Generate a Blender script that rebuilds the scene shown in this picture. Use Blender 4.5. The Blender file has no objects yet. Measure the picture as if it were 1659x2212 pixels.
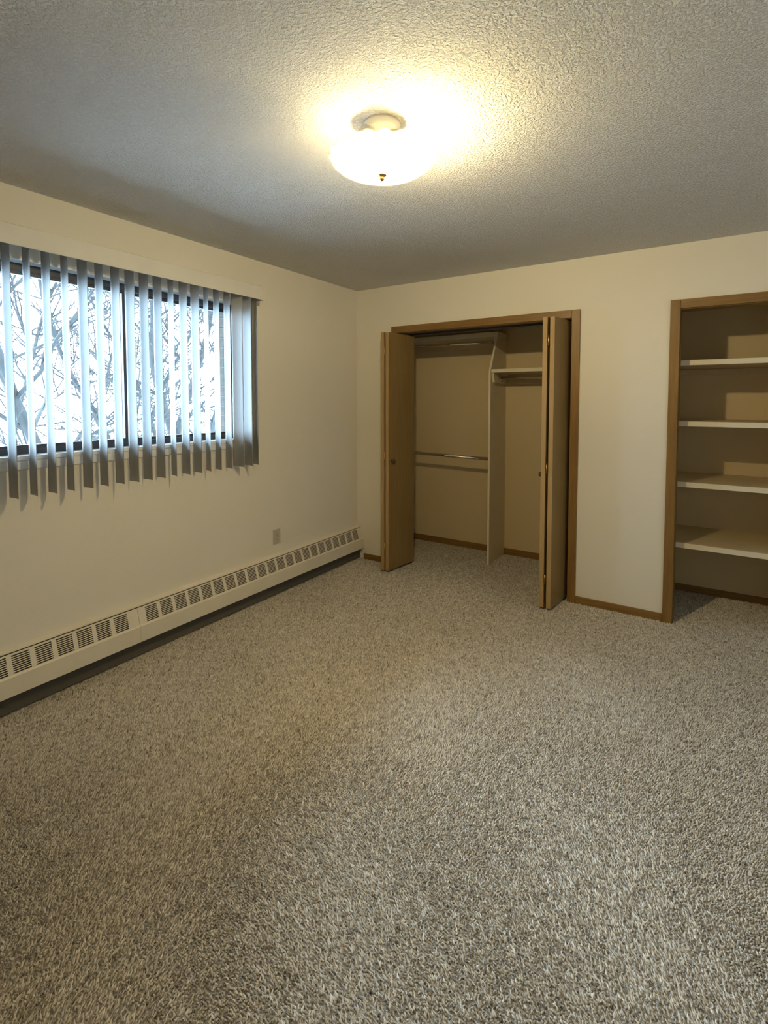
import bpy, bmesh, math, random
import numpy as np
from mathutils import Vector

D = bpy.data
S = bpy.context.scene
COL = S.collection
R = math.radians
rng = random.Random(7)

# ------------------------------------------------------------------ camera
cam_data = D.cameras.new('camera')
cam = D.objects.new('camera', cam_data)
COL.objects.link(cam)
cam.location = (2.7131, -3.7116, 1.4555)
cam.rotation_euler = (R(90 - 2.876), R(0.03), R(33.103))
cam_data.sensor_fit = 'AUTO'
cam_data.sensor_width = 36.0
cam_data.lens = 36.0 * 1085.08 / 2212.0
cam_data.shift_y = (919.27 - 1106.0) / 2212.0
cam_data.clip_start = 0.02
S.camera = cam

# ------------------------------------------------------------------ sky and exposure
W = D.worlds.new('overcast_sky')
S.world = W
W.use_nodes = True
wn = W.node_tree.nodes
wbg = wn['Background']
wbg.inputs['Color'].default_value = (0.58, 0.80, 1.0, 1)
wbg.inputs['Strength'].default_value = 62.0

S.view_settings.view_transform = 'Standard'
S.view_settings.look = 'None'
S.view_settings.gamma = 1.0
S.view_settings.use_curve_mapping = False
S.view_settings.exposure = 0.0
LAMP_STRENGTH = 2500.0
LAMP_COLOR = (1.0, 0.79, 0.40)

try:
    S.cycles.use_denoising = True
    S.cycles.denoising_input_passes = 'RGB_ALBEDO_NORMAL'
    S.cycles.max_bounces = 14
    S.cycles.diffuse_bounces = 8
    S.cycles.glossy_bounces = 4
    S.cycles.transparent_max_bounces = 24
    S.cycles.sample_clamp_indirect = 6.0
    S.cycles.caustics_reflective = False
    S.cycles.caustics_refractive = False
except Exception:
    pass

# window opening on the left wall (x = 0)
WY0, WY1, WZ0, WZ1 = -2.885, -1.352, 1.195, 2.12
portal = D.lights.new('window_portal', 'AREA')      # emits nothing: only guides the sampling of the sky through the opening
portal.shape = 'RECTANGLE'
portal.size = WZ1 - WZ0
portal.size_y = WY1 - WY0
portal.cycles.is_portal = True
po = D.objects.new('window_portal', portal)
COL.objects.link(po)
po.location = (-0.135, (WY0 + WY1) / 2, (WZ0 + WZ1) / 2)
po.rotation_euler = (0, R(-90), 0)

# ------------------------------------------------------------------ materials
def nt(name):
    m = D.materials.new(name)
    m.use_nodes = True
    t = m.node_tree
    return m, t, t.nodes['Principled BSDF']

def tex_coord(t, scale=(1, 1, 1), kind='Object'):
    tc = t.nodes.new('ShaderNodeTexCoord')
    mp = t.nodes.new('ShaderNodeMapping')
    mp.inputs['Scale'].default_value = scale
    t.links.new(tc.outputs[kind], mp.inputs['Vector'])
    return mp.outputs['Vector']

def noise(t, vec, scale, detail=4.0, rough=0.55):
    n = t.nodes.new('ShaderNodeTexNoise')
    n.inputs['Scale'].default_value = scale
    n.inputs['Detail'].default_value = detail
    n.inputs['Roughness'].default_value = rough
    t.links.new(vec, n.inputs['Vector'])
    return n.outputs['Fac']

def ramp(t, fac, stops):
    r = t.nodes.new('ShaderNodeValToRGB')
    e = r.color_ramp.elements
    e[0].position, e[0].color = stops[0][0], (*stops[0][1], 1)
    e[1].position, e[1].color = stops[-1][0], (*stops[-1][1], 1)
    for p, c in stops[1:-1]:
        n = e.new(p)
        n.color = (*c, 1)
    t.links.new(fac, r.inputs['Fac'])
    return r.outputs['Color']

def bump(t, b, height, dist, strength=1.0):
    n = t.nodes.new('ShaderNodeBump')
    n.inputs['Distance'].default_value = dist
    n.inputs['Strength'].default_value = strength
    t.links.new(height, n.inputs['Height'])
    t.links.new(n.outputs['Normal'], b.inputs['Normal'])

def plain(name, color, rough=0.6, metal=0.0, spec=0.35, var=0.04, vscale=6.0):
    m, t, b = nt(name)
    b.inputs['Roughness'].default_value = rough
    b.inputs['Metallic'].default_value = metal
    b.inputs['Specular IOR Level'].default_value = spec
    v = tex_coord(t)
    c0 = tuple(max(0, c * (1 - var)) for c in color)
    c1 = tuple(min(1, c * (1 + var)) for c in color)
    t.links.new(ramp(t, noise(t, v, vscale), [(0.3, c0), (0.7, c1)]), b.inputs['Base Color'])
    return m

def wood(name, dark, light, axis='Z', rough=0.42):
    m, t, b = nt(name)
    b.inputs['Roughness'].default_value = rough
    b.inputs['Specular IOR Level'].default_value = 0.4
    s = {'Z': (28, 28, 1.6), 'X': (1.6, 28, 28), 'Y': (28, 1.6, 28)}[axis]
    v = tex_coord(t, s)
    f = noise(t, v, 2.2, 6.0, 0.65)
    mid = tuple((a + c) / 2 for a, c in zip(dark, light))
    t.links.new(ramp(t, f, [(0.3, dark), (0.5, mid), (0.72, light)]), b.inputs['Base Color'])
    bump(t, b, f, 0.0006, 0.5)
    return m

M = {}
# painted walls: eggshell with a faint roller stipple
def wall_mat(name, color):
    m, t, b = nt(name)
    b.inputs['Roughness'].default_value = 0.62
    b.inputs['Specular IOR Level'].default_value = 0.3
    v = tex_coord(t)
    t.links.new(ramp(t, noise(t, v, 1.3, 3), [(0.3, tuple(c * 0.985 for c in color)), (0.7, tuple(min(1, c * 1.01) for c in color))]), b.inputs['Base Color'])
    bump(t, b, noise(t, v, 160, 3), 0.0012, 0.5)
    return m
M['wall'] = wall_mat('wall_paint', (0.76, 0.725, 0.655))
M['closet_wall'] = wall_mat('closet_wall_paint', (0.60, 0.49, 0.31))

# sprayed, knocked-down ceiling texture
m, t, b = nt('ceiling_texture')
b.inputs['Roughness'].default_value = 0.9
b.inputs['Specular IOR Level'].default_value = 0.15
v = tex_coord(t)
b.inputs['Base Color'].default_value = (0.90, 0.89, 0.875, 1)
n1 = noise(t, v, 112, 3.0, 0.6)
n2 = noise(t, v, 260, 2.0, 0.5)
mr = t.nodes.new('ShaderNodeMapRange')
mr.interpolation_type = 'SMOOTHSTEP'
mr.inputs['From Min'].default_value = 0.43
mr.inputs['From Max'].default_value = 0.66
t.links.new(n1, mr.inputs['Value'])
ad = t.nodes.new('ShaderNodeMath'); ad.operation = 'MULTIPLY_ADD'
ad.inputs[1].default_value = 0.35
t.links.new(n2, ad.inputs[0]); t.links.new(mr.outputs['Result'], ad.inputs[2])
bump(t, b, ad.outputs[0], 0.0068, 1.0)
M['ceiling'] = m

# carpet: colour per tuft from the mesh attribute, plus broad tonal drift
m, t, b = nt('carpet_yarn')
b.inputs['Roughness'].default_value = 1.0
b.inputs['Specular IOR Level'].default_value = 0.05
at = t.nodes.new('ShaderNodeAttribute'); at.attribute_name = 'tuft'
t.links.new(ramp(t, at.outputs['Fac'], [(0.0, (0.19, 0.171, 0.149)), (0.3, (0.475, 0.440, 0.397)), (0.65, (0.655, 0.615, 0.563)), (1.0, (0.85, 0.81, 0.76))]), b.inputs['Base Color'])
M['yarn'] = m
m, t, b = nt('carpet_backing')
b.inputs['Roughness'].default_value = 1.0
b.inputs['Specular IOR Level'].default_value = 0.0
v = tex_coord(t)
f = noise(t, v, 170, 4, 0.7)
t.links.new(ramp(t, f, [(0.3, (0.18, 0.162, 0.145)), (0.5, (0.34, 0.312, 0.28)), (0.72, (0.5, 0.465, 0.42))]), b.inputs['Base Color'])
bump(t, b, f, 0.008, 1.0)
M['carpet'] = m

M['oak_v'] = wood('oak_trim_upright', (0.165, 0.088, 0.021), (0.255, 0.142, 0.040), 'Z')
M['oak_h'] = wood('oak_trim_level', (0.165, 0.088, 0.021), (0.255, 0.142, 0.040), 'X')
M['door'] = wood('shaded_birch_veneer', (0.205, 0.13, 0.047), (0.27, 0.177, 0.070), 'Z', 0.38)  # darkened: the shade on the door faces is put into the veneer
M['edge'] = wood('lit_edge_strip', (0.36, 0.235, 0.10), (0.46, 0.31, 0.145), 'Z', 0.38)  # paler than the veneer, for the light on the lamp-facing edges
M['white_trim'] = plain('white_painted_trim', (0.80, 0.80, 0.79), 0.4)
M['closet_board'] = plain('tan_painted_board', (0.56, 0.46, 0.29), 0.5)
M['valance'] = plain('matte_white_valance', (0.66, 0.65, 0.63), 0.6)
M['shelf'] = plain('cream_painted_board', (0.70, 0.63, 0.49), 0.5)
M['heater'] = plain('cream_enamel_metal', (0.74, 0.69, 0.59), 0.38, 0.0, 0.45)
M['heater_dark'] = plain('dark_core_and_shade', (0.10, 0.092, 0.08), 0.8)
M['bronze'] = plain('dark_bronze_aluminium', (0.04, 0.043, 0.052), 0.45, 0.3)  # bluish window glare is mixed into this colour
M['chrome'] = plain('chromed_steel', (0.78, 0.76, 0.72), 0.16, 1.0)
M['brass'] = plain('aged_brass', (0.60, 0.42, 0.16), 0.3, 1.0)
M['dark_knob'] = plain('dark_bronze_knob', (0.11, 0.07, 0.035), 0.4, 0.5)
M['plate'] = plain('ivory_outlet_plastic', (0.50, 0.46, 0.40), 0.4)
M['slot'] = plain('outlet_slot', (0.03, 0.03, 0.03), 0.7)
M['canopy'] = plain('white_enamel_canopy', (0.82, 0.80, 0.76), 0.45)
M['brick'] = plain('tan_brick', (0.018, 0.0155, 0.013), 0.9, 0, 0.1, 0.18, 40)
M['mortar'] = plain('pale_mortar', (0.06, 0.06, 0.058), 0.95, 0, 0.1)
M['bark'] = plain('grey_bark', (0.0120, 0.0122, 0.0126), 0.95, 0, 0.1, 0.25, 14)
M['snow'] = plain('snow_cover', (0.86, 0.87, 0.90), 0.9, 0, 0.1, 0.02)

# translucent vinyl blind slats
m, t, b = nt('translucent_vinyl')
v = tex_coord(t, (40, 40, 2))
f = noise(t, v, 3, 3)
colr = ramp(t, f, [(0.3, (0.50, 0.51, 0.525)), (0.7, (0.54, 0.55, 0.56))])
di = t.nodes.new('ShaderNodeBsdfDiffuse'); tr = t.nodes.new('ShaderNodeBsdfTranslucent')
mx = t.nodes.new('ShaderNodeMixShader'); mx.inputs['Fac'].default_value = 0.16
t.links.new(colr, di.inputs['Color']); t.links.new(colr, tr.inputs['Color'])
t.links.new(di.outputs[0], mx.inputs[1]); t.links.new(tr.outputs[0], mx.inputs[2])
t.links.new(mx.outputs[0], t.nodes['Material Output'].inputs['Surface'])
t.nodes.remove(b)
M['slat'] = m

# clear glass pane: straight transmission with a weak reflection
m, t, b = nt('clear_glass')
t.nodes.remove(b)
tp = t.nodes.new('ShaderNodeBsdfTransparent'); tp.inputs['Color'].default_value = (0.95, 0.975, 0.975, 1)
gl = t.nodes.new('ShaderNodeBsdfGlossy'); gl.inputs['Roughness'].default_value = 0.02
fr = t.nodes.new('ShaderNodeFresnel'); fr.inputs['IOR'].default_value = 1.45
mx = t.nodes.new('ShaderNodeMixShader')
t.links.new(fr.outputs[0], mx.inputs['Fac']); t.links.new(tp.outputs[0], mx.inputs[1]); t.links.new(gl.outputs[0], mx.inputs[2])
t.links.new(mx.outputs[0], t.nodes['Material Output'].inputs['Surface'])
M['glass'] = m

# frosted, moulded lamp glass: mostly straight transmission, lightly scattering, denser where it is seen edge-on
m, t, b = nt('frosted_lamp_glass')
t.nodes.remove(b)
v = tex_coord(t)
f = noise(t, v, 60, 3)
lw = t.nodes.new('ShaderNodeLayerWeight'); lw.inputs['Blend'].default_value = 0.45
tp = t.nodes.new('ShaderNodeBsdfTransparent')
t.links.new(ramp(t, lw.outputs['Facing'], [(0.15, (0.97, 0.95, 0.90)), (0.95, (0.45, 0.43, 0.36))]), tp.inputs['Color'])
tl = t.nodes.new('ShaderNodeBsdfTranslucent'); tl.inputs['Color'].default_value = (0.95, 0.94, 0.88, 1)
df = t.nodes.new('ShaderNodeBsdfDiffuse'); df.inputs['Color'].default_value = (0.9, 0.89, 0.85, 1)
m1 = t.nodes.new('ShaderNodeMixShader'); m1.inputs['Fac'].default_value = 0.5
t.links.new(tl.outputs[0], m1.inputs[1]); t.links.new(df.outputs[0], m1.inputs[2])
m2 = t.nodes.new('ShaderNodeMixShader')
mrr = t.nodes.new('ShaderNodeMapRange')
mrr.inputs['From Min'].default_value = 0.35; mrr.inputs['From Max'].default_value = 0.65
mrr.inputs['To Min'].default_value = 0.08; mrr.inputs['To Max'].default_value = 0.15
t.links.new(f, mrr.inputs['Value']); t.links.new(mrr.outputs['Result'], m2.inputs['Fac'])
t.links.new(tp.outputs[0], m2.inputs[1]); t.links.new(m1.outputs[0], m2.inputs[2])
t.links.new(m2.outputs[0], t.nodes['Material Output'].inputs['Surface'])
M['bowl'] = m

for key, power in (('bulb', 1.0), ('added_dim_bulb', 0.20)):
    m, t, b = nt('glowing_' + key)
    t.nodes.remove(b)
    em = t.nodes.new('ShaderNodeEmission')
    em.inputs['Color'].default_value = (*LAMP_COLOR, 1)
    em.inputs['Strength'].default_value = LAMP_STRENGTH * power
    t.links.new(em.outputs[0], t.nodes['Material Output'].inputs['Surface'])
    M[key] = m

# ------------------------------------------------------------------ mesh helpers (all shapes given in world coordinates)
def world_of(o):
    p = Vector((0, 0, 0))
    while o is not None:
        p += o.location
        o = o.parent
    return p

class MB:
    """Collects shapes in world coordinates; build() links them as ONE object."""
    def __init__(self):
        self.bm = bmesh.new()
    def box(self, lo, hi, bev=0.0, seg=1):
        r = bmesh.ops.create_cube(self.bm, size=1.0)
        vs = r['verts']
        c = [(a + b) / 2 for a, b in zip(lo, hi)]
        d = [b - a for a, b in zip(lo, hi)]
        for q in vs:
            q.co = Vector((c[0] + q.co.x * d[0], c[1] + q.co.y * d[1], c[2] + q.co.z * d[2]))
        if bev > 0:
            es = list({e for q in vs for e in q.link_edges})
            bmesh.ops.bevel(self.bm, geom=es, offset=bev, segments=seg, affect='EDGES', profile=0.5)
        return self
    def prism(self, poly, axis, a, b):
        """poly: 2-D outline; axis 0/1/2: extruded from a to b along that axis; the other two axes take the outline in order."""
        def P(q, s):
            o = [0, 0, 0]
            i, j = [k for k in range(3) if k != axis]
            o[i], o[j], o[axis] = q[0], q[1], s
            return o
        v0 = [self.bm.verts.new(P(q, a)) for q in poly]
        v1 = [self.bm.verts.new(P(q, b)) for q in poly]
        n = len(poly)
        self.bm.faces.new(v0); self.bm.faces.new(list(reversed(v1)))
        for i in range(n):
            j = (i + 1) % n
            self.bm.faces.new([v0[i], v1[i], v1[j], v0[j]])
        return self
    def slab(self, p0, p1, t, z0, z1, bev=0.0015):
        """An upright slab from p0 to p1 in plan (one face's line), thickened by t to its left-hand side."""
        p0, p1 = Vector((*p0, 0)), Vector((*p1, 0))
        d = (p1 - p0).normalized()
        n = Vector((-d.y, d.x, 0)) * t
        vs = []
        for z in (z0, z1):
            for q in (p0, p1, p1 + n, p0 + n):
                vs.append(self.bm.verts.new((q.x, q.y, z)))
        F = [(3, 2, 1, 0), (4, 5, 6, 7), (0, 1, 5, 4), (1, 2, 6, 5), (2, 3, 7, 6), (3, 0, 4, 7)]
        fs = [self.bm.faces.new([vs[i] for i in f]) for f in F]
        if bev:
            es = list({e for f in fs for e in f.edges})
            bmesh.ops.bevel(self.bm, geom=es, offset=bev, segments=1, affect='EDGES')
        return self
    def tube(self, pts, rad, n=12, caps=True):
        pts = [Vector(p) for p in pts]
        if not hasattr(rad, '__len__'):
            rad = [rad] * len(pts)
        rings = []
        ref = None
        for i, p in enumerate(pts):
            d = (pts[min(i + 1, len(pts) - 1)] - pts[max(i - 1, 0)]).normalized()
            if ref is None:
                ref = d.orthogonal().normalized()
            u = (ref - d * ref.dot(d)).normalized()
            w = d.cross(u); ref = u
            rings.append([self.bm.verts.new(p + (u * math.cos(2 * math.pi * k / n) + w * math.sin(2 * math.pi * k / n)) * rad[i]) for k in range(n)])
        for r0, r1 in zip(rings, rings[1:]):
            for k in range(n):
                f = self.bm.faces.new([r0[k], r0[(k + 1) % n], r1[(k + 1) % n], r1[k]])
                f.smooth = True
        if caps:
            self.bm.faces.new(list(reversed(rings[0]))); self.bm.faces.new(rings[-1])
        return self
    def lathe(self, prof, c, axis=2, n=24, wave=None):
        """prof: (radius, offset along the axis) pairs; c: centre; wave(i, angle) -> (dr, dz)."""
        rings = []
        for i, (r, h) in enumerate(prof):
            ring = []
            for k in range(n):
                a = 2 * math.pi * k / n
                dr, dh = wave(i, a) if wave else (0, 0)
                o = [0, 0, 0]
                p, q = [j for j in range(3) if j != axis]
                o[p], o[q], o[axis] = (r + dr) * math.cos(a), (r + dr) * math.sin(a), h + dh
                ring.append(self.bm.verts.new((c[0] + o[0], c[1] + o[1], c[2] + o[2])))
            rings.append(ring)
        for r0, r1 in zip(rings, rings[1:]):
            for k in range(n):
                f = self.bm.faces.new([r0[k], r0[(k + 1) % n], r1[(k + 1) % n], r1[k]])
                f.smooth = True
        for ring, (r, h) in ((rings[0], prof[0]), (rings[-1], prof[-1])):
            if r > 1e-6 and wave is None:
                self.bm.faces.new(ring)
        return self
    def build(self, name, mat, parent=None, origin=None, weld=False):
        bm = self.bm
        if weld:
            bmesh.ops.remove_doubles(bm, verts=bm.verts, dist=1e-6)
        bmesh.ops.recalc_face_normals(bm, faces=bm.faces)
        if origin is None:
            xs = [q.co for q in bm.verts]
            lo = [min(q[i] for q in xs) for i in range(3)]; hi = [max(q[i] for q in xs) for i in range(3)]
            origin = Vector(((lo[0] + hi[0]) / 2, (lo[1] + hi[1]) / 2, lo[2]))
        origin = Vector(origin)
        for q in bm.verts:
            q.co -= origin
        me = D.meshes.new(name)
        bm.to_mesh(me); bm.free()
        me.materials.append(mat)
        o = D.objects.new(name, me)
        COL.objects.link(o)
        if parent is not None:
            o.parent = parent
            o.location = origin - world_of(parent)
        else:
            o.location = origin
        return o

def tag(o, label, cat, group=None, kind=None):
    o['label'] = label
    o['category'] = cat
    if group: o['group'] = group
    if kind: o['kind'] = kind
    return o

def empty(name, loc, label, cat, group=None, kind=None):
    o = D.objects.new(name, None)
    o.empty_display_size = 0.05
    COL.objects.link(o)
    o.location = loc
    return tag(o, label, cat, group, kind)

def struct(o, label, cat):
    return tag(o, label, cat, None, 'structure')

# ------------------------------------------------------------------ room shell
H = 2.44
XR, YF = 4.15, -4.75          # right wall and the wall behind the camera
TW = 0.12                     # back wall thickness
C1A, C1B = 0.434, 1.875       # clothes closet opening
C2A, C2B = 2.533, 3.345       # shelf closet opening
CH = 2.032                    # opening height
C1L, C1R, C1D = 0.0, 2.35, 0.835   # clothes closet inside
C2L, C2R, C2D = 2.45, 3.43, 0.695  # shelf closet inside

fl = MB().box((-0.13, YF - 0.1, -0.12), (XR + 0.1, 0.95, 0.0)).build('floor', M['carpet'])
struct(fl, 'speckled grey beige carpet covering the whole bedroom and closet floors', 'floor')
ce = MB().box((-0.13, YF - 0.1, H), (XR + 0.1, 0.95, H + 0.12)).build('ceiling', M['ceiling'])
struct(ce, 'off white ceiling with a rough sprayed texture around the lamp', 'ceiling')

# left wall with the window opening
w = MB()
X0, X1 = -0.13, 0.0
w.box((X0, YF - 0.1, 0), (X1, 0.95, WZ0 - 0.022))
w.box((X0, YF - 0.1, WZ1), (X1, 0.95, H))
w.box((X0, YF - 0.1, WZ0 - 0.022), (X1, WY0, WZ1))
w.box((X0, WY1, WZ0 - 0.022), (X1, 0.95, WZ1))
struct(w.build('wall_left', M['wall']), 'long pale wall holding the window with vertical blinds', 'wall')
w = MB()
w.box((0, 0, CH), (XR, TW, H))
w.box((0, 0, 0), (C1A - 0.001, TW, CH))
w.box((C1B + 0.001, 0, 0), (C2A - 0.001, TW, CH))
w.box((C2B + 0.001, 0, 0), (XR, TW, CH))
struct(w.build('wall_back', M['wall']), 'warm cream wall with the two closet openings', 'wall')
struct(MB().box((XR, YF - 0.1, 0), (XR + 0.1, 0.95, H)).build('wall_right', M['wall']), 'plain cream side wall opposite the window', 'wall')
struct(MB().box((0, YF - 0.1, 0), (XR, YF, H)).build('wall_front', M['wall']), 'plain cream wall behind the viewer', 'wall')
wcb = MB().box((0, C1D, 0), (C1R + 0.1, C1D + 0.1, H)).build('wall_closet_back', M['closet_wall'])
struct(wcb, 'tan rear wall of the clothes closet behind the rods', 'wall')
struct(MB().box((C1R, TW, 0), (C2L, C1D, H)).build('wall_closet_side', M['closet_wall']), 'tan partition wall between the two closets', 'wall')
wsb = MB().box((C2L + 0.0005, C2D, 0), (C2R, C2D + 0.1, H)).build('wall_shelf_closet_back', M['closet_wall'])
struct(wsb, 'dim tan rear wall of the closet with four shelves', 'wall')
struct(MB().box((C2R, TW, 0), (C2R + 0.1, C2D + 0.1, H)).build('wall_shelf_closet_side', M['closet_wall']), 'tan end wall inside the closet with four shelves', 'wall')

# ------------------------------------------------------------------ carpet pile: too many tufts to count
def carpet_pile():
    r = np.random.default_rng(11)
    areas = [(0.0, XR, YF, 0.0), (C1A, C1B, 0.0, TW), (C1L, C1R, TW, C1D), (C2A, C2B, 0.0, TW), (C2L, C2R, TW, C2D)]
    P = []
    for x0, x1, y0, y1 in areas:
        sp = 0.0064
        nx, ny = max(1, int((x1 - x0) / sp)), max(1, int((y1 - y0) / sp))
        gx, gy = np.meshgrid(np.arange(nx), np.arange(ny))
        q = np.stack([x0 + (gx.ravel() + r.uniform(0.05, 0.95, nx * ny)) * (x1 - x0) / nx, y0 + (gy.ravel() + r.uniform(0.05, 0.95, nx * ny)) * (y1 - y0) / ny], 1)
        P.append(q)
    P = np.concatenate(P)
    P = P[(P[:, 0] > 0.004) & (P[:, 1] < C1D - 0.014)]
    n = len(P)
    x, y = P[:, 0], P[:, 1]
    # brushed patches: the pile leans in slow swirls
    a = 2.4 * np.sin(1.7 * x + 0.9 * np.sin(2.1 * y)) + 1.9 * np.sin(2.3 * y - 1.1 * x + 0.7) + 1.1 * np.sin(5.3 * x + 4.1 * y)
    lean = 0.0035 + 0.0045 * r.random(n)
    ang = a * 0.55 + r.normal(0, 0.9, n)
    hgt = r.uniform(0.007, 0.0125, n)
    rad = r.uniform(0.0030, 0.0048, n)
    rot = r.uniform(0, 2 * np.pi, n)
    V = np.zeros((n, 4, 3), np.float32)
    for k in range(3):
        V[:, k, 0] = x + rad * np.cos(rot + k * 2.0944)
        V[:, k, 1] = y + rad * np.sin(rot + k * 2.0944)
        V[:, k, 2] = -0.001
    V[:, 3, 0] = x + lean * np.cos(ang)
    V[:, 3, 1] = y + lean * np.sin(ang)
    V[:, 3, 2] = hgt
    base = (np.arange(n) * 4)[:, None]
    F = np.concatenate([base + np.array([0, 1, 3]), base + np.array([1, 2, 3]), base + np.array([2, 0, 3])], 1).reshape(-1).astype(np.int32)
    me = D.meshes.new('carpet_pile')
    me.vertices.add(n * 4); me.vertices.foreach_set('co', V.reshape(-1))
    me.loops.add(n * 9); me.loops.foreach_set('vertex_index', F)
    me.polygons.add(n * 3)
    me.polygons.foreach_set('loop_start', np.arange(0, n * 9, 3, dtype=np.int32))
    me.update(calc_edges=True)
    # yarn colour: clumps of like yarn plus a tuft's own shade
    gxy = np.floor(P / 0.013).astype(np.int64)
    h = (gxy[:, 0] * 73856093 ^ gxy[:, 1] * 19349663) % 1000 / 1000.0
    tone = np.clip(0.52 + 0.42 * (h - 0.5) + r.normal(0, 0.20, n), 0, 1)
    at = me.attributes.new('tuft', 'FLOAT', 'POINT')
    at.data.foreach_set('value', np.repeat(tone, 4).astype(np.float32))
    me.materials.append(M['yarn'])
    o = D.objects.new('carpet_pile', me)
    COL.objects.link(o)
    o.parent = fl
    o.location = -fl.location
    o['kind'] = 'stuff'
carpet_pile()

# ------------------------------------------------------------------ wood trim
def casing(name, a, b, label):
    e = empty(name, (a - 0.03, -0.01, 0), label, 'trim', None, 'structure')
    cw, ct, rv = 0.056, 0.017, 0.002
    MB().box((a - cw, -ct, 0), (a - rv + 0.002, 0, CH + cw), 0.002).build('casing_upright', M['oak_v'], e)
    MB().box((b + rv - 0.002, -ct, 0), (b + cw, 0, CH + cw), 0.002).build('casing_upright', M['oak_v'], e)
    MB().box((a, -ct, CH), (b, 0, CH + cw), 0.002).build('casing_head', M['oak_h'], e)
    MB().box((a - 0.001, 0, 0), (a + 0.003, TW, CH), 0).build('jamb', M['oak_v'], e)
    MB().box((b - 0.003, 0, 0), (b + 0.001, TW, CH), 0).build('jamb', M['oak_v'], e)
    MB().box((a + 0.003, 0, CH - 0.004), (b - 0.003, TW, CH), 0).build('head_jamb', M['oak_h'], e)
    return e
tr1 = casing('trim_1', C1A, C1B, 'brown wood casing around the opening of the clothes closet')
MB().box((C1A + 0.02, 0.082, CH - 0.022), (C1B - 0.02, 0.112, CH - 0.004), 0.001).build('door_track', M['bronze'], tr1)
casing('trim_2', C2A, C2B, 'brown wood casing around the opening of the shelf closet')

def base(name, lo, hi, axis, label):
    o = MB().box(lo, hi, 0.002).build(name, M['oak_h'])
    return struct(o, label, 'baseboard')
BH = 0.056
base('baseboard_back', (0.075, -0.011, 0), (C1A - 0.057, 0, BH), 0, 'short wood baseboard between the heater end and closet casing')
base('baseboard_middle', (C1B + 0.057, -0.011, 0), (C2A - 0.057, 0, BH), 0, 'wood baseboard on the wall between the two closets')
base('baseboard_right', (C2B + 0.057, -0.011, 0), (XR, 0, BH), 0, 'wood baseboard beyond the shelf closet')
base('baseboard_closet', (0, C1D - 0.012, 0), (C1R, C1D, BH + 0.008), 0, 'wood baseboard along the rear of the clothes closet')
base('baseboard_shelf_closet', (C2L, C2D - 0.012, 0), (C2R, C2D, BH), 0, 'dark wood baseboard along the rear of the shelf closet')

# ------------------------------------------------------------------ bifold doors
def bifold(name, front_a, back_a, front_b, back_b, label, knob, flip):
    """Two folded leaves; each leaf given by the plan points of its outer face, thickened towards the other leaf."""
    e = empty(name, ((front_a[0] + front_b[0]) / 2, front_a[1], 0), label, 'door', None, 'structure')
    z0, z1, t = 0.022, 2.016, 0.033
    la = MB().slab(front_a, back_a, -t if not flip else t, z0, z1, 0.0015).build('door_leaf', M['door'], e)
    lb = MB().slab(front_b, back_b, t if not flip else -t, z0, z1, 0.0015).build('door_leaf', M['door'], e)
    mx_, my_ = (front_a[0] + front_b[0]) / 2, (front_a[1] + front_b[1]) / 2
    for z in (0.22, 0.99, 1.86):
        MB().tube([(mx_, my_ - 0.002, z - 0.035), (mx_, my_ - 0.002, z + 0.035)], 0.0045, 10).build('hinge', M['brass'], la)
    # hinge edges of both leaves, paler: their lamplight is put into the colour
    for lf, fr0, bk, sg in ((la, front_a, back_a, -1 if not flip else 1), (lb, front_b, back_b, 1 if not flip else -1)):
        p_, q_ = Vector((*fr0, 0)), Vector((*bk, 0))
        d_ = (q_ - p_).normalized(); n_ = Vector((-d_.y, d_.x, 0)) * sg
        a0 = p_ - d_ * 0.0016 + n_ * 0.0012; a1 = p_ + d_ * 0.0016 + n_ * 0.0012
        MB().slab((a0.x, a0.y), (a1.x, a1.y), sg * (t - 0.0024), z0 + 0.002, z1 - 0.002, 0).build('lit_door_edge', M['edge'], lf)
    # knob on the leading leaf
    p, d = knob
    prof = [(0.009, 0.0), (0.007, 0.008), (0.0075, 0.012), (0.014, 0.017), (0.0165, 0.023), (0.014, 0.029), (0.006, 0.032)]
    MB().lathe([(r, h * d) for r, h in prof], p, 0, 20).build('knob', M['dark_knob'], lb)
    return e
bifold('door_1', (0.401, -0.212), (0.447, 0.135), (0.474, -0.208), (0.520, 0.139),
       'folded flat light brown bifold door beside the corner near the window', ((0.4790, -0.168, 0.948), 1), False)
bifold('door_2', (1.822, -0.253), (1.866, 0.096), (1.741, -0.250), (1.785, 0.099),
       'folded flat light brown bifold door beside the wall strip between closets', ((1.7468, -0.204, 0.941), -1), True)

# ------------------------------------------------------------------ clothes closet fittings
dv = MB().prism([(0.442, 0.0), (C1D, 0.0), (C1D, 2.018), (0.592, 2.018), (0.592, 2.0), (0.442, 1.71)], 0, 1.088, 1.105).build('closet_divider', M['shelf'])
tag(dv, 'tall cream upright board dividing the clothes closet, notched back at its top', 'panel')
sh = MB().box((0.002, 0.585, 2.019), (1.115, C1D - 0.001, 2.062), 0.0015).build('closet_shelf', M['shelf'])
MB().box((0.002, C1D - 0.020, 1.94), (1.087, C1D - 0.001, 2.0185), 0.001).build('cleat', M['closet_board'], wcb)
MB().box((1.068, 0.60, 1.93), (1.0872, C1D - 0.021, 2.0185), 0.001).build('cleat', M['shelf'], dv)
tag(sh, 'high cream closet shelf resting over the divider board', 'shelf')
sh = MB().box((1.1065, 0.452, 1.694), (C1R - 0.001, C1D - 0.001, 1.724), 0.0015).build('closet_shelf', M['shelf'])
MB().prism([(0.468, 1.6935), (C1D - 0.001, 1.6935), (C1D - 0.001, 1.605), (0.502, 1.605), (0.488, 1.615)], 0, 1.1052, 1.1250).build('cleat', M['shelf'], dv)
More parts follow.
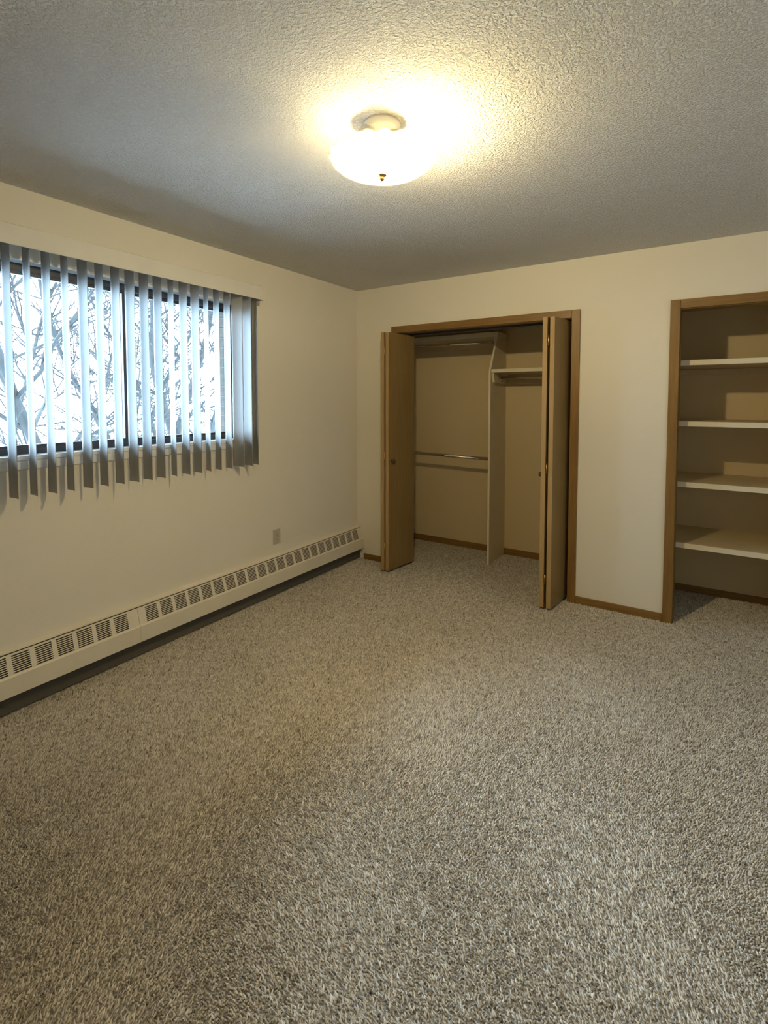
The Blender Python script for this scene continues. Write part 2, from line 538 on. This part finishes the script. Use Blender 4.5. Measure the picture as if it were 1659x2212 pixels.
MB().box((1.126, C1D - 0.020, 1.605), (C1R - 0.001, C1D - 0.001, 1.6935), 0.001).build('cleat', M['closet_board'], wcb)
tag(sh, 'cream closet shelf beside the divider, above the shorter rod', 'shelf')

def rod(p0, p1, label, sockets):
    mid = [(a + b) / 2 for a, b in zip(p0, p1)]
    o = MB().tube([p0, p1], 0.0145, 20).build('closet_rod', M['chrome'], None, mid)
    for p, s in sockets:
        MB().lathe([(0.024, 0), (0.024, 0.004 * s), (0.0185, 0.006 * s), (0.0185, 0.014 * s), (0.0148, 0.014 * s)], p, 0, 20).build('rod_socket', M['chrome'], o)
    tag(o, label, 'rod', 'chrome rods in the clothes closet')
rod((0.004, 0.655, 1.993), (1.066, 0.655, 1.977), 'chrome closet rod hung just under the high shelf', [((0.0, 0.655, 1.993), 1), ((1.0675, 0.655, 1.977), -1)])
rod((0.004, 0.55, 0.950), (1.086, 0.55, 0.928), 'chrome closet rod at waist height between wall and divider', [((0.0, 0.55, 0.950), 1), ((1.0875, 0.55, 0.928), -1)])
rod((1.127, 0.62, 1.655), (C1R - 0.004, 0.62, 1.655), 'chrome closet rod beneath the shorter shelf beside the divider', [((1.1255, 0.62, 1.655), 1), ((C1R, 0.62, 1.655), -1)])

# ------------------------------------------------------------------ shelf closet
names = ['topmost cream shelf in the shelf closet, above eye height', 'second cream shelf from the top in the shelf closet',
         'third cream shelf from the top in the shelf closet', 'lowest cream shelf in the shelf closet, nearest the carpet']
for z, lab in zip((1.716, 1.317, 0.916, 0.508), names):
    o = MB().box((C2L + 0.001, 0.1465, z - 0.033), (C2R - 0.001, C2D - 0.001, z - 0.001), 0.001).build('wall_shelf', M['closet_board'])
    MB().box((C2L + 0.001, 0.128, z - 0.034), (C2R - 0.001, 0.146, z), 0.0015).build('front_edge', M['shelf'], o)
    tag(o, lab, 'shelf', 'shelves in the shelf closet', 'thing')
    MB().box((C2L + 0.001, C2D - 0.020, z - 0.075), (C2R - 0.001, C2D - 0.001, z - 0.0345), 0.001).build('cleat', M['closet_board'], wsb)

# ------------------------------------------------------------------ window
win = empty('window_1', (-0.09, (WY0 + WY1) / 2, WZ0), 'dark framed sliding window behind the vertical blinds', 'window', None, 'structure')
# white stool (sill), apron and an added head board to brighten the wall's own return
MB().box((-0.095, WY0 - 0.03, WZ0 - 0.022), (0.014, WY1 + 0.03, WZ0), 0.002).build('sill', M['white_trim'], win)
MB().box((0.0, WY0 - 0.02, 1.132), (0.010, WY1 + 0.02, WZ0 - 0.0225), 0.0015).build('apron', M['white_trim'], win)
MB().box((-0.071, WY0 + 0.012, WZ1 - 0.011), (0.0, WY1 - 0.001, WZ1 - 0.0005), 0.001).build('added_head_lining', M['white_trim'], win)
FX0, FX1 = -0.125, -0.072
fw = 0.030
MY = -2.118
fr_ = MB()
fr_.box((FX0, WY0, WZ0), (FX1, WY1, WZ0 + fw), 0.001)
fr_.box((FX0, WY0, WZ1 - 0.046), (FX1, WY1, WZ1), 0.001)
fr_.box((FX0, WY0, WZ0 + fw), (FX1, WY0 + fw * 0.7, WZ1 - 0.046), 0.001)
fr_.box((FX0, WY1 - fw * 0.6, WZ0 + fw), (FX1, WY1, WZ1 - 0.046), 0.001)
fr_.build('window_frame', M['bronze'], win)
def sash(y0, y1, x0, x1):
    s = MB(); g = 0.016
    z0, z1 = WZ0 + fw - 0.001, WZ1 - 0.047
    s.box((x0, y0, z0), (x1, y1, z0 + g), 0.001); s.box((x0, y0, z1 - g), (x1, y1, z1), 0.001)
    s.box((x0, y0, z0 + g), (x1, y0 + g + 0.002, z1 - g), 0.001); s.box((x0, y1 - g - 0.002, z0 + g), (x1, y1, z1 - g), 0.001)
    o = s.build('sash', M['bronze'], win)
    xm = (x0 + x1) / 2
    MB().box((xm - 0.002, y0 + g, z0 + g), (xm + 0.002, y1 - g, z1 - g)).build('pane', M['glass'], o)
    return o
sash(WY0 + fw * 0.7, MY + 0.010, -0.098, -0.076)
sa = sash(MY - 0.010, WY1 - fw * 0.6, -0.122, -0.100)

# brick jamb outside, one brick per course
jw = MB()
jw.box((-0.255, WY1 + 0.001, WZ0 - 0.25), (-0.131, WY1 + 0.10, WZ1 + 0.15))
jam = struct(jw.build('wall_exterior', M['mortar']), 'tan brick return just outside the window edge', 'wall')
z = WZ0 - 0.25
k = 0
bp = None
while z < WZ1 + 0.08:
    bo = MB().box((-0.262, WY1 - 0.014 + 0.002 * rng.random(), z), (-0.134, WY1 + 0.005, z + 0.057), 0.003).build('brick', M['brick'], jam)
    z += 0.068
# brick lintel course over the window outside
for i in range(8):
    y0 = WY0 + i * 0.203
    MB().box((-0.262, y0, WZ1 - 0.005), (-0.134, min(y0 + 0.193, WY1 - 0.016), WZ1 + 0.052), 0.003).build('brick', M['brick'], jam)
MB().box((-0.25, WY0 - 0.15, WZ1 + 0.002), (-0.131, WY1, WZ1 + 0.15)).build('lintel', M['mortar'], jam)

# ------------------------------------------------------------------ vertical blind
bl = empty('vertical_blind', (0.06, (WY0 + WY1) / 2, 1.0), 'white translucent vertical blind with open slats hanging over the window', 'blind')
VZ0, VZ1 = 2.142, 2.232
VE = -1.234
VS = -3.005
va = MB()
va.box((0.112, VS, VZ0), (0.118, VE, VZ1), 0.002)
va.box((0.001, VE - 0.006, VZ0), (0.112, VE, VZ1), 0.001)
va.box((0.001, VS, VZ0), (0.112, VS + 0.006, VZ1), 0.001)
va.build('valance', M['valance'], bl)
MB().box((0.040, VS + 0.01, 2.185), (0.080, VE - 0.01, 2.222), 0.002).build('headrail', M['white_trim'], bl)
slats = [(-2.972, 0.5), (-2.892, -3.0), (-2.812, 2.0), (-2.731, 1.4), (-2.6498, -3.3), (-2.5695, -0.8), (-2.4872, -4.8), (-2.4038, 3.0), (-2.3228, -2.6), (-2.2397, -1.2), (-2.1605, 1.9),
         (-2.08, 0.2), (-1.9985, -2.2), (-1.9147, -14.3), (-1.8322, -4.7), (-1.751, -3.0), (-1.6715, -18.9), (-1.5938, -15.0), (-1.5105, -14.1), (-1.428, 12.5), (-1.3462, -0.5), (-1.2795, -17.0)]
for i, (yc, phi) in enumerate(slats):
    yc += 0.0
    a = R(phi)
    bmm = MB()
    nseg, hw, sag = 8, 0.0445, 0.005
    zs = [1.010, 1.3, 1.6, 1.9, 2.183]
    grid = []
    for z in zs:
        row = []
        for s in range(nseg + 1):
            u = -1 + 2 * s / nseg
            lx = hw * u                       # across the slat, along the wall's normal when phi = 0
            ly = sag * (1 - u * u)
            x = 0.06 + lx * math.cos(a) - ly * math.sin(a)
            y = yc + lx * math.sin(a) + ly * math.cos(a)
            row.append(bmm.bm.verts.new((x, y, z)))
        grid.append(row)
    for r0, r1 in zip(grid, grid[1:]):
        for s in range(nseg):
            f = bmm.bm.faces.new([r0[s], r0[s + 1], r1[s + 1], r1[s]])
            f.smooth = True
    o = bmm.build('slat', M['slat'], bl)
    md = o.modifiers.new('thickness', 'SOLIDIFY'); md.thickness = 0.0007

# ------------------------------------------------------------------ baseboard heater
ht = empty('convector_heater', (0.035, -2.2, 0.0), 'long cream baseboard heater with slotted grilles running along the wall under the window', 'heater', None, 'thing')
HE = -0.003                      # far end at the back wall
HS = -4.70
SEAM = -2.152
# back panel on the wall, with the hood lip rolled forward
MB().prism([(0.0, 0.03), (0.004, 0.03), (0.004, 0.297), (0.030, 0.291), (0.030, 0.297), (0.004, 0.307), (0.0, 0.307)], 1, HS, HE).build('hood', M['heater'], ht)
MB().box((0.006, HS, 0.012), (0.030, HE, 0.285)).build('core_and_shade', M['heater_dark'], ht)  # fin core, run down as a dark strip for the shadow below the cover
# front covers: two lengths butted at the seam; face below the grilles
def front(y0, y1):
    prof = [(0.068, 0.104), (0.072, 0.104), (0.072, 0.192), (0.0665, 0.200), (0.0625, 0.198), (0.068, 0.190)]
    o = MB().prism(prof, 1, y0, y1).prism([(0.052, 0.104), (0.068, 0.104), (0.068, 0.108), (0.052, 0.108)], 1, y0, y1).build('front_cover', M['heater'], ht)
    # top rail above the grilles
    MB().prism([(0.0365, 0.283), (0.0405, 0.284), (0.0385, 0.2895), (0.0345, 0.2885)], 1, y0, y1).build('rail', M['heater'], o)
    return o
f1 = front(SEAM + 0.0006, HE)
f2 = front(HS, SEAM - 0.0006)
# sloped grille band from (0.0655, 0.200) up to (0.0385, 0.284)
g0, g1 = (0.0658, 0.199), (0.0392, 0.2845)
def gp(s, d=0.0):
    L = math.hypot(g1[0] - g0[0], g1[1] - g0[1])
    nx_, nz_ = (g1[1] - g0[1]) / L, (g0[0] - g1[0]) / L
    return (g0[0] + (g1[0] - g0[0]) * s - nx_ * d, g0[1] + (g1[1] - g0[1]) * s - nz_ * d)
def rib(y0, y1, parent, name='grille_rib'):
    poly = [gp(0), gp(1), gp(1, 0.003), gp(0, 0.003)]
    return MB().prism(poly, 1, y0, y1).build(name, M['heater'], parent)
CW, RW = 0.0735, 0.0195          # opening and rib widths
pitch = CW + RW
gproto = None
def grille(yc, parent):
    global gproto
    if gproto is None:
        b_ = MB()
        nb = 9
        for i in range(nb + 1):
            s0 = i / (nb + 0.42)
            s1 = s0 + 0.42 / (nb + 0.42)
            b_.prism([gp(s0, 0.0005), gp(s1, 0.0005), gp(s1, 0.0025), gp(s0, 0.0025)], 1, yc - CW / 2, yc + CW / 2)
        gproto = b_.build('louvre_grille', M['heater'], parent)
        gproto['_y'] = yc
        return
    o = gproto.copy()
    COL.objects.link(o)
    o.parent = parent
    wp = world_of(gproto); wp.y += yc - gproto['_y']
    o.location = wp - world_of(parent)
# far length: 22 openings between y = -2.108 and -0.07
n = 22
pf = (-0.066 - CW - (-2.108)) / (n - 1)
ys = [-2.108 + CW / 2 + i * pf for i in range(n)]
rib(SEAM + 0.0006, ys[0] - CW / 2, f1)
for i, yc in enumerate(ys):
    grille(yc, f1)
    rib(yc + CW / 2, ys[i + 1] - CW / 2 if i + 1 < n else HE, f1)
# near length: openings run back from y = -2.213
ys = [-2.213 - CW / 2 - i * 0.0945 for i in range(26)]
rib(ys[0] + CW / 2, SEAM - 0.0006, f2)
for i, yc in enumerate(ys):
    grille(yc, f2)
    rib(ys[i + 1] + CW / 2 if i + 1 < len(ys) else HS, yc - CW / 2, f2)
del gproto['_y']
for o in [c for c in f1.children] + [c for c in f2.children]:
    if '_y' in o: del o['_y']
MB().prism([(0.0, 0.03), (0.0725, 0.104), (0.0725, 0.193), (0.067, 0.2005), (0.0395, 0.286), (0.0345, 0.297), (0.004, 0.308), (0.0, 0.308)], 1, HE, HE + 0.002).build('end_cap', M['heater'], ht)

# ------------------------------------------------------------------ outlet on the left wall
ot = empty('wall_outlet', (0.0, -1.031, 0.435), 'small beige outlet plate low on the window wall above the heater', 'outlet')
MB().box((0.0, -1.068, 0.380), (0.0055, -0.994, 0.490), 0.002, 2).build('cover_plate', M['plate'], ot)
for dz in (-0.020, 0.020):
    rc = MB().box((0.0056, -1.049, 0.435 + dz - 0.0145), (0.0072, -1.013, 0.435 + dz + 0.0145), 0.001).build('receptacle', M['plate'], ot)
    s = MB()
    s.box((0.0068, -1.039, 0.435 + dz - 0.004), (0.0074, -1.0365, 0.435 + dz + 0.006)); s.box((0.0068, -1.0255, 0.435 + dz - 0.003), (0.0074, -1.023, 0.435 + dz + 0.005))
    s.lathe([(0.0025, 0), (0.0025, 0.0006)], (0.0068, -1.031, 0.435 + dz - 0.009), 0, 10)
    s.build('slot', M['slot'], rc)
MB().lathe([(0.003, 0), (0.003, 0.001), (0.002, 0.0018)], (0.0055, -1.031, 0.435), 0, 12).build('screw', M['chrome'], ot)

# ------------------------------------------------------------------ ceiling lamp
LX, LY = 1.700, -2.170
lp = empty('ceiling_light', (LX, LY, 2.25), 'lit round ceiling lamp with a frosted scalloped glass bowl', 'lamp')
MB().lathe([(0.066, 2.4395), (0.066, 2.432), (0.060, 2.420), (0.050, 2.416), (0.010, 2.416)], (LX, LY, 0), 2, 40).build('canopy', M['canopy'], lp)
MB().tube([(LX, LY, 2.418), (LX, LY, 2.262)], 0.004, 10).build('centre_rod', M['brass'], lp)
RB, ZR, ZB = 0.184, 2.326, 2.264
prof = []
for i in range(15):
    u = i / 14
    prof.append((RB * math.sin(u * math.pi / 2) ** 0.92 if u > 0 else 0.006, ZB + (ZR - ZB) * (1 - math.cos(u * math.pi / 2)) ** 0.95))
def scallop(i, a):
    w_ = max(0.0, (i - 8) / 6)
    c = math.cos(20 * a)
    return (0.0045 * w_ * c, 0.0035 * w_ * w_ * c)
bw = MB().lathe(prof, (LX, LY, 0), 2, 240, scallop).build('bowl', M['bowl'], lp)
md = bw.modifiers.new('thickness', 'SOLIDIFY'); md.thickness = 0.003; md.offset = 1.0
MB().lathe([(0.016, 2.2625), (0.016, 2.260), (0.009, 2.257), (0.006, 2.254), (0.0085, 2.250), (0.0085, 2.246), (0.004, 2.242)], (LX, LY, 0), 2, 24).build('finial', M['brass'], lp)
# two lamps set slantwise in their sockets, the second a weaker one added to even out the halo: opaque white collar behind, glowing dome in front
def slant(o, d):
    o.rotation_mode = 'QUATERNION'
    o.rotation_quaternion = Vector((0, 0, 1)).rotation_difference(Vector(d).normalized())
for BD, off, mat in ((Vector((0.33, 0.37, -0.87)), 0.034, M['bulb']), (Vector((-0.22, -0.22, -0.95)), -0.040, M['added_dim_bulb'])):
    BP = Vector((LX, LY, 2.393)) + Vector((off, off, 0.0))
    so = MB().lathe([(0.012, -0.040), (0.0155, -0.038), (0.020, -0.032), (0.0285, -0.012), (0.033, -0.003), (0.0352, 0.006), (0.0328, 0.006), (0.0305, 0.0)], (0, 0, 0), 2, 24).build('socket_shade', M['canopy'], None, (0, 0, 0))  # collar lip shaped to hold direct light off the ceiling
    pr = [(0.0302 * math.cos(a_), 0.0005 + 0.034 * math.sin(a_)) for a_ in [i * math.pi / 2 / 8 for i in range(9)]]
    pr[-1] = (0.0004, pr[-1][1])
    bu = MB().lathe(pr, (0, 0, 0), 2, 20).build('bulb', mat, None, (0, 0, 0))
    for o in (so, bu):
        o.parent = lp
        o.location = BP - lp.location
        slant(o, BD)

# ------------------------------------------------------------------ outside: snow, bare trees, a house
gd = MB().box((-60, -45, -3.3), (-0.3, 45, -3.0)).build('ground', M['snow'])
struct(gd, 'pale snowy ground far below outside the window', 'ground')

def tree(by, dist, height, trunk_r, label, seed, lean=(0, 0), fork=None, twigs=260):
    """A bare tree standing dist metres out from the window wall at y = by."""
    r = random.Random(seed)
    bx = -dist
    e = empty('bare_tree', (bx, by, -3.0), label, 'tree', 'bare winter trees outside the window')
    tk, tw = MB(), MB()
    tips = []
    def limb(p, d, length, rad, depth, mb):
        n_ = max(3, int(length / 0.35))
        pts, rads = [p.copy()], [rad]
        q, dd = p.copy(), d.normalized()
        nodes = []
        for i in range(n_):
            dd = (dd + Vector((r.gauss(0, .09), r.gauss(0, .09), r.gauss(0.02, .06))) * (1 + depth * 0.5)).normalized()
            q = q + dd * (length / n_)
            pts.append(q.copy()); rads.append(max(0.006, rad * (1 - 0.72 * (i + 1) / n_)))
            nodes.append((q.copy(), dd.copy(), rads[-1]))
        mb.tube(pts, rads, 7 if depth == 0 else (5 if depth == 1 else 3), False)
        return nodes
    up = Vector((lean[0], lean[1], 1))
    trunks = []
    p0 = Vector((bx, by, -3.02))
    if fork is None:
        trunks.append((limb(p0, up, height, trunk_r, 0, tk), height))
    else:
        n0 = limb(p0, up, fork + 3.0, trunk_r * 1.25, 0, tk)
        for s in (-1, 1):
            trunks.append((limb(n0[-1][0] - Vector((0, 0, 0.1)), Vector((0.1 * s, 0.26 * s, 1)), height - fork - 3.0, trunk_r * 0.62, 0, tk), height - fork))
    cnt = 0
    for nodes, _ in trunks:
        for q, dd, rad in nodes:
            if q.z < -0.6: continue
            for _k in range(r.choice((2, 2, 3))):
                az = r.uniform(0, 2 * math.pi)
                d1 = Vector((math.cos(az), math.sin(az), r.uniform(0.25, 1.0)))
                b1 = limb(q, d1, r.uniform(0.8, 1.9), max(0.015, rad * r.uniform(0.25, 0.5)), 1, tk)
                for q2, dd2, rad2 in b1:
                    for _j in range(r.choice((1, 1, 2, 3))):
                        if cnt > twigs: break
                        d2 = (dd2 + Vector((r.gauss(0, .7), r.gauss(0, .7), r.gauss(0.15, .5)))).normalized()
                        b2 = limb(q2, d2, r.uniform(0.35, 0.95), max(0.0105, rad2 * 0.65), 2, tw)
                        cnt += 1
    tk.build('trunk', M['bark'], e)
    if cnt:
        o = tw.build('twigs', M['bark'], e)
        o['kind'] = 'stuff'
    return e
tree(-1.445, 3.6, 9.0, 0.085, 'bare winter tree seen through the blind nearest the photo edge', 3, twigs=1500)
tree(-0.804, 4.4, 9.0, 0.045, 'slender bare tree with a straight dark stem outside the window', 5, twigs=2200)
tree(-0.705, 4.0, 9.5, 0.085, 'stout bare tree forking into a V outside the window', 8, fork=1.2, twigs=2200)
tree(0.341, 5.2, 9.0, 0.075, 'slanting bare tree seen beside the centre bar of the window', 13, lean=(0, -0.05), fork=0.4, twigs=1500)
tree(0.196, 3.2, 9.5, 0.070, 'thick straight bare trunk seen past the far window pane', 21, twigs=90)
tree(1.431, 4.6, 8.5, 0.055, 'thin bare tree leaning behind the far window pane', 34, lean=(0, -0.06), twigs=260)
tree(4.522, 11, 8.0, 0.06, 'distant small bare tree beyond the far window pane', 55, twigs=1500)
tree(1.545, 11, 8.5, 0.07, 'distant bushy bare tree behind the near window pane', 89, twigs=2200)
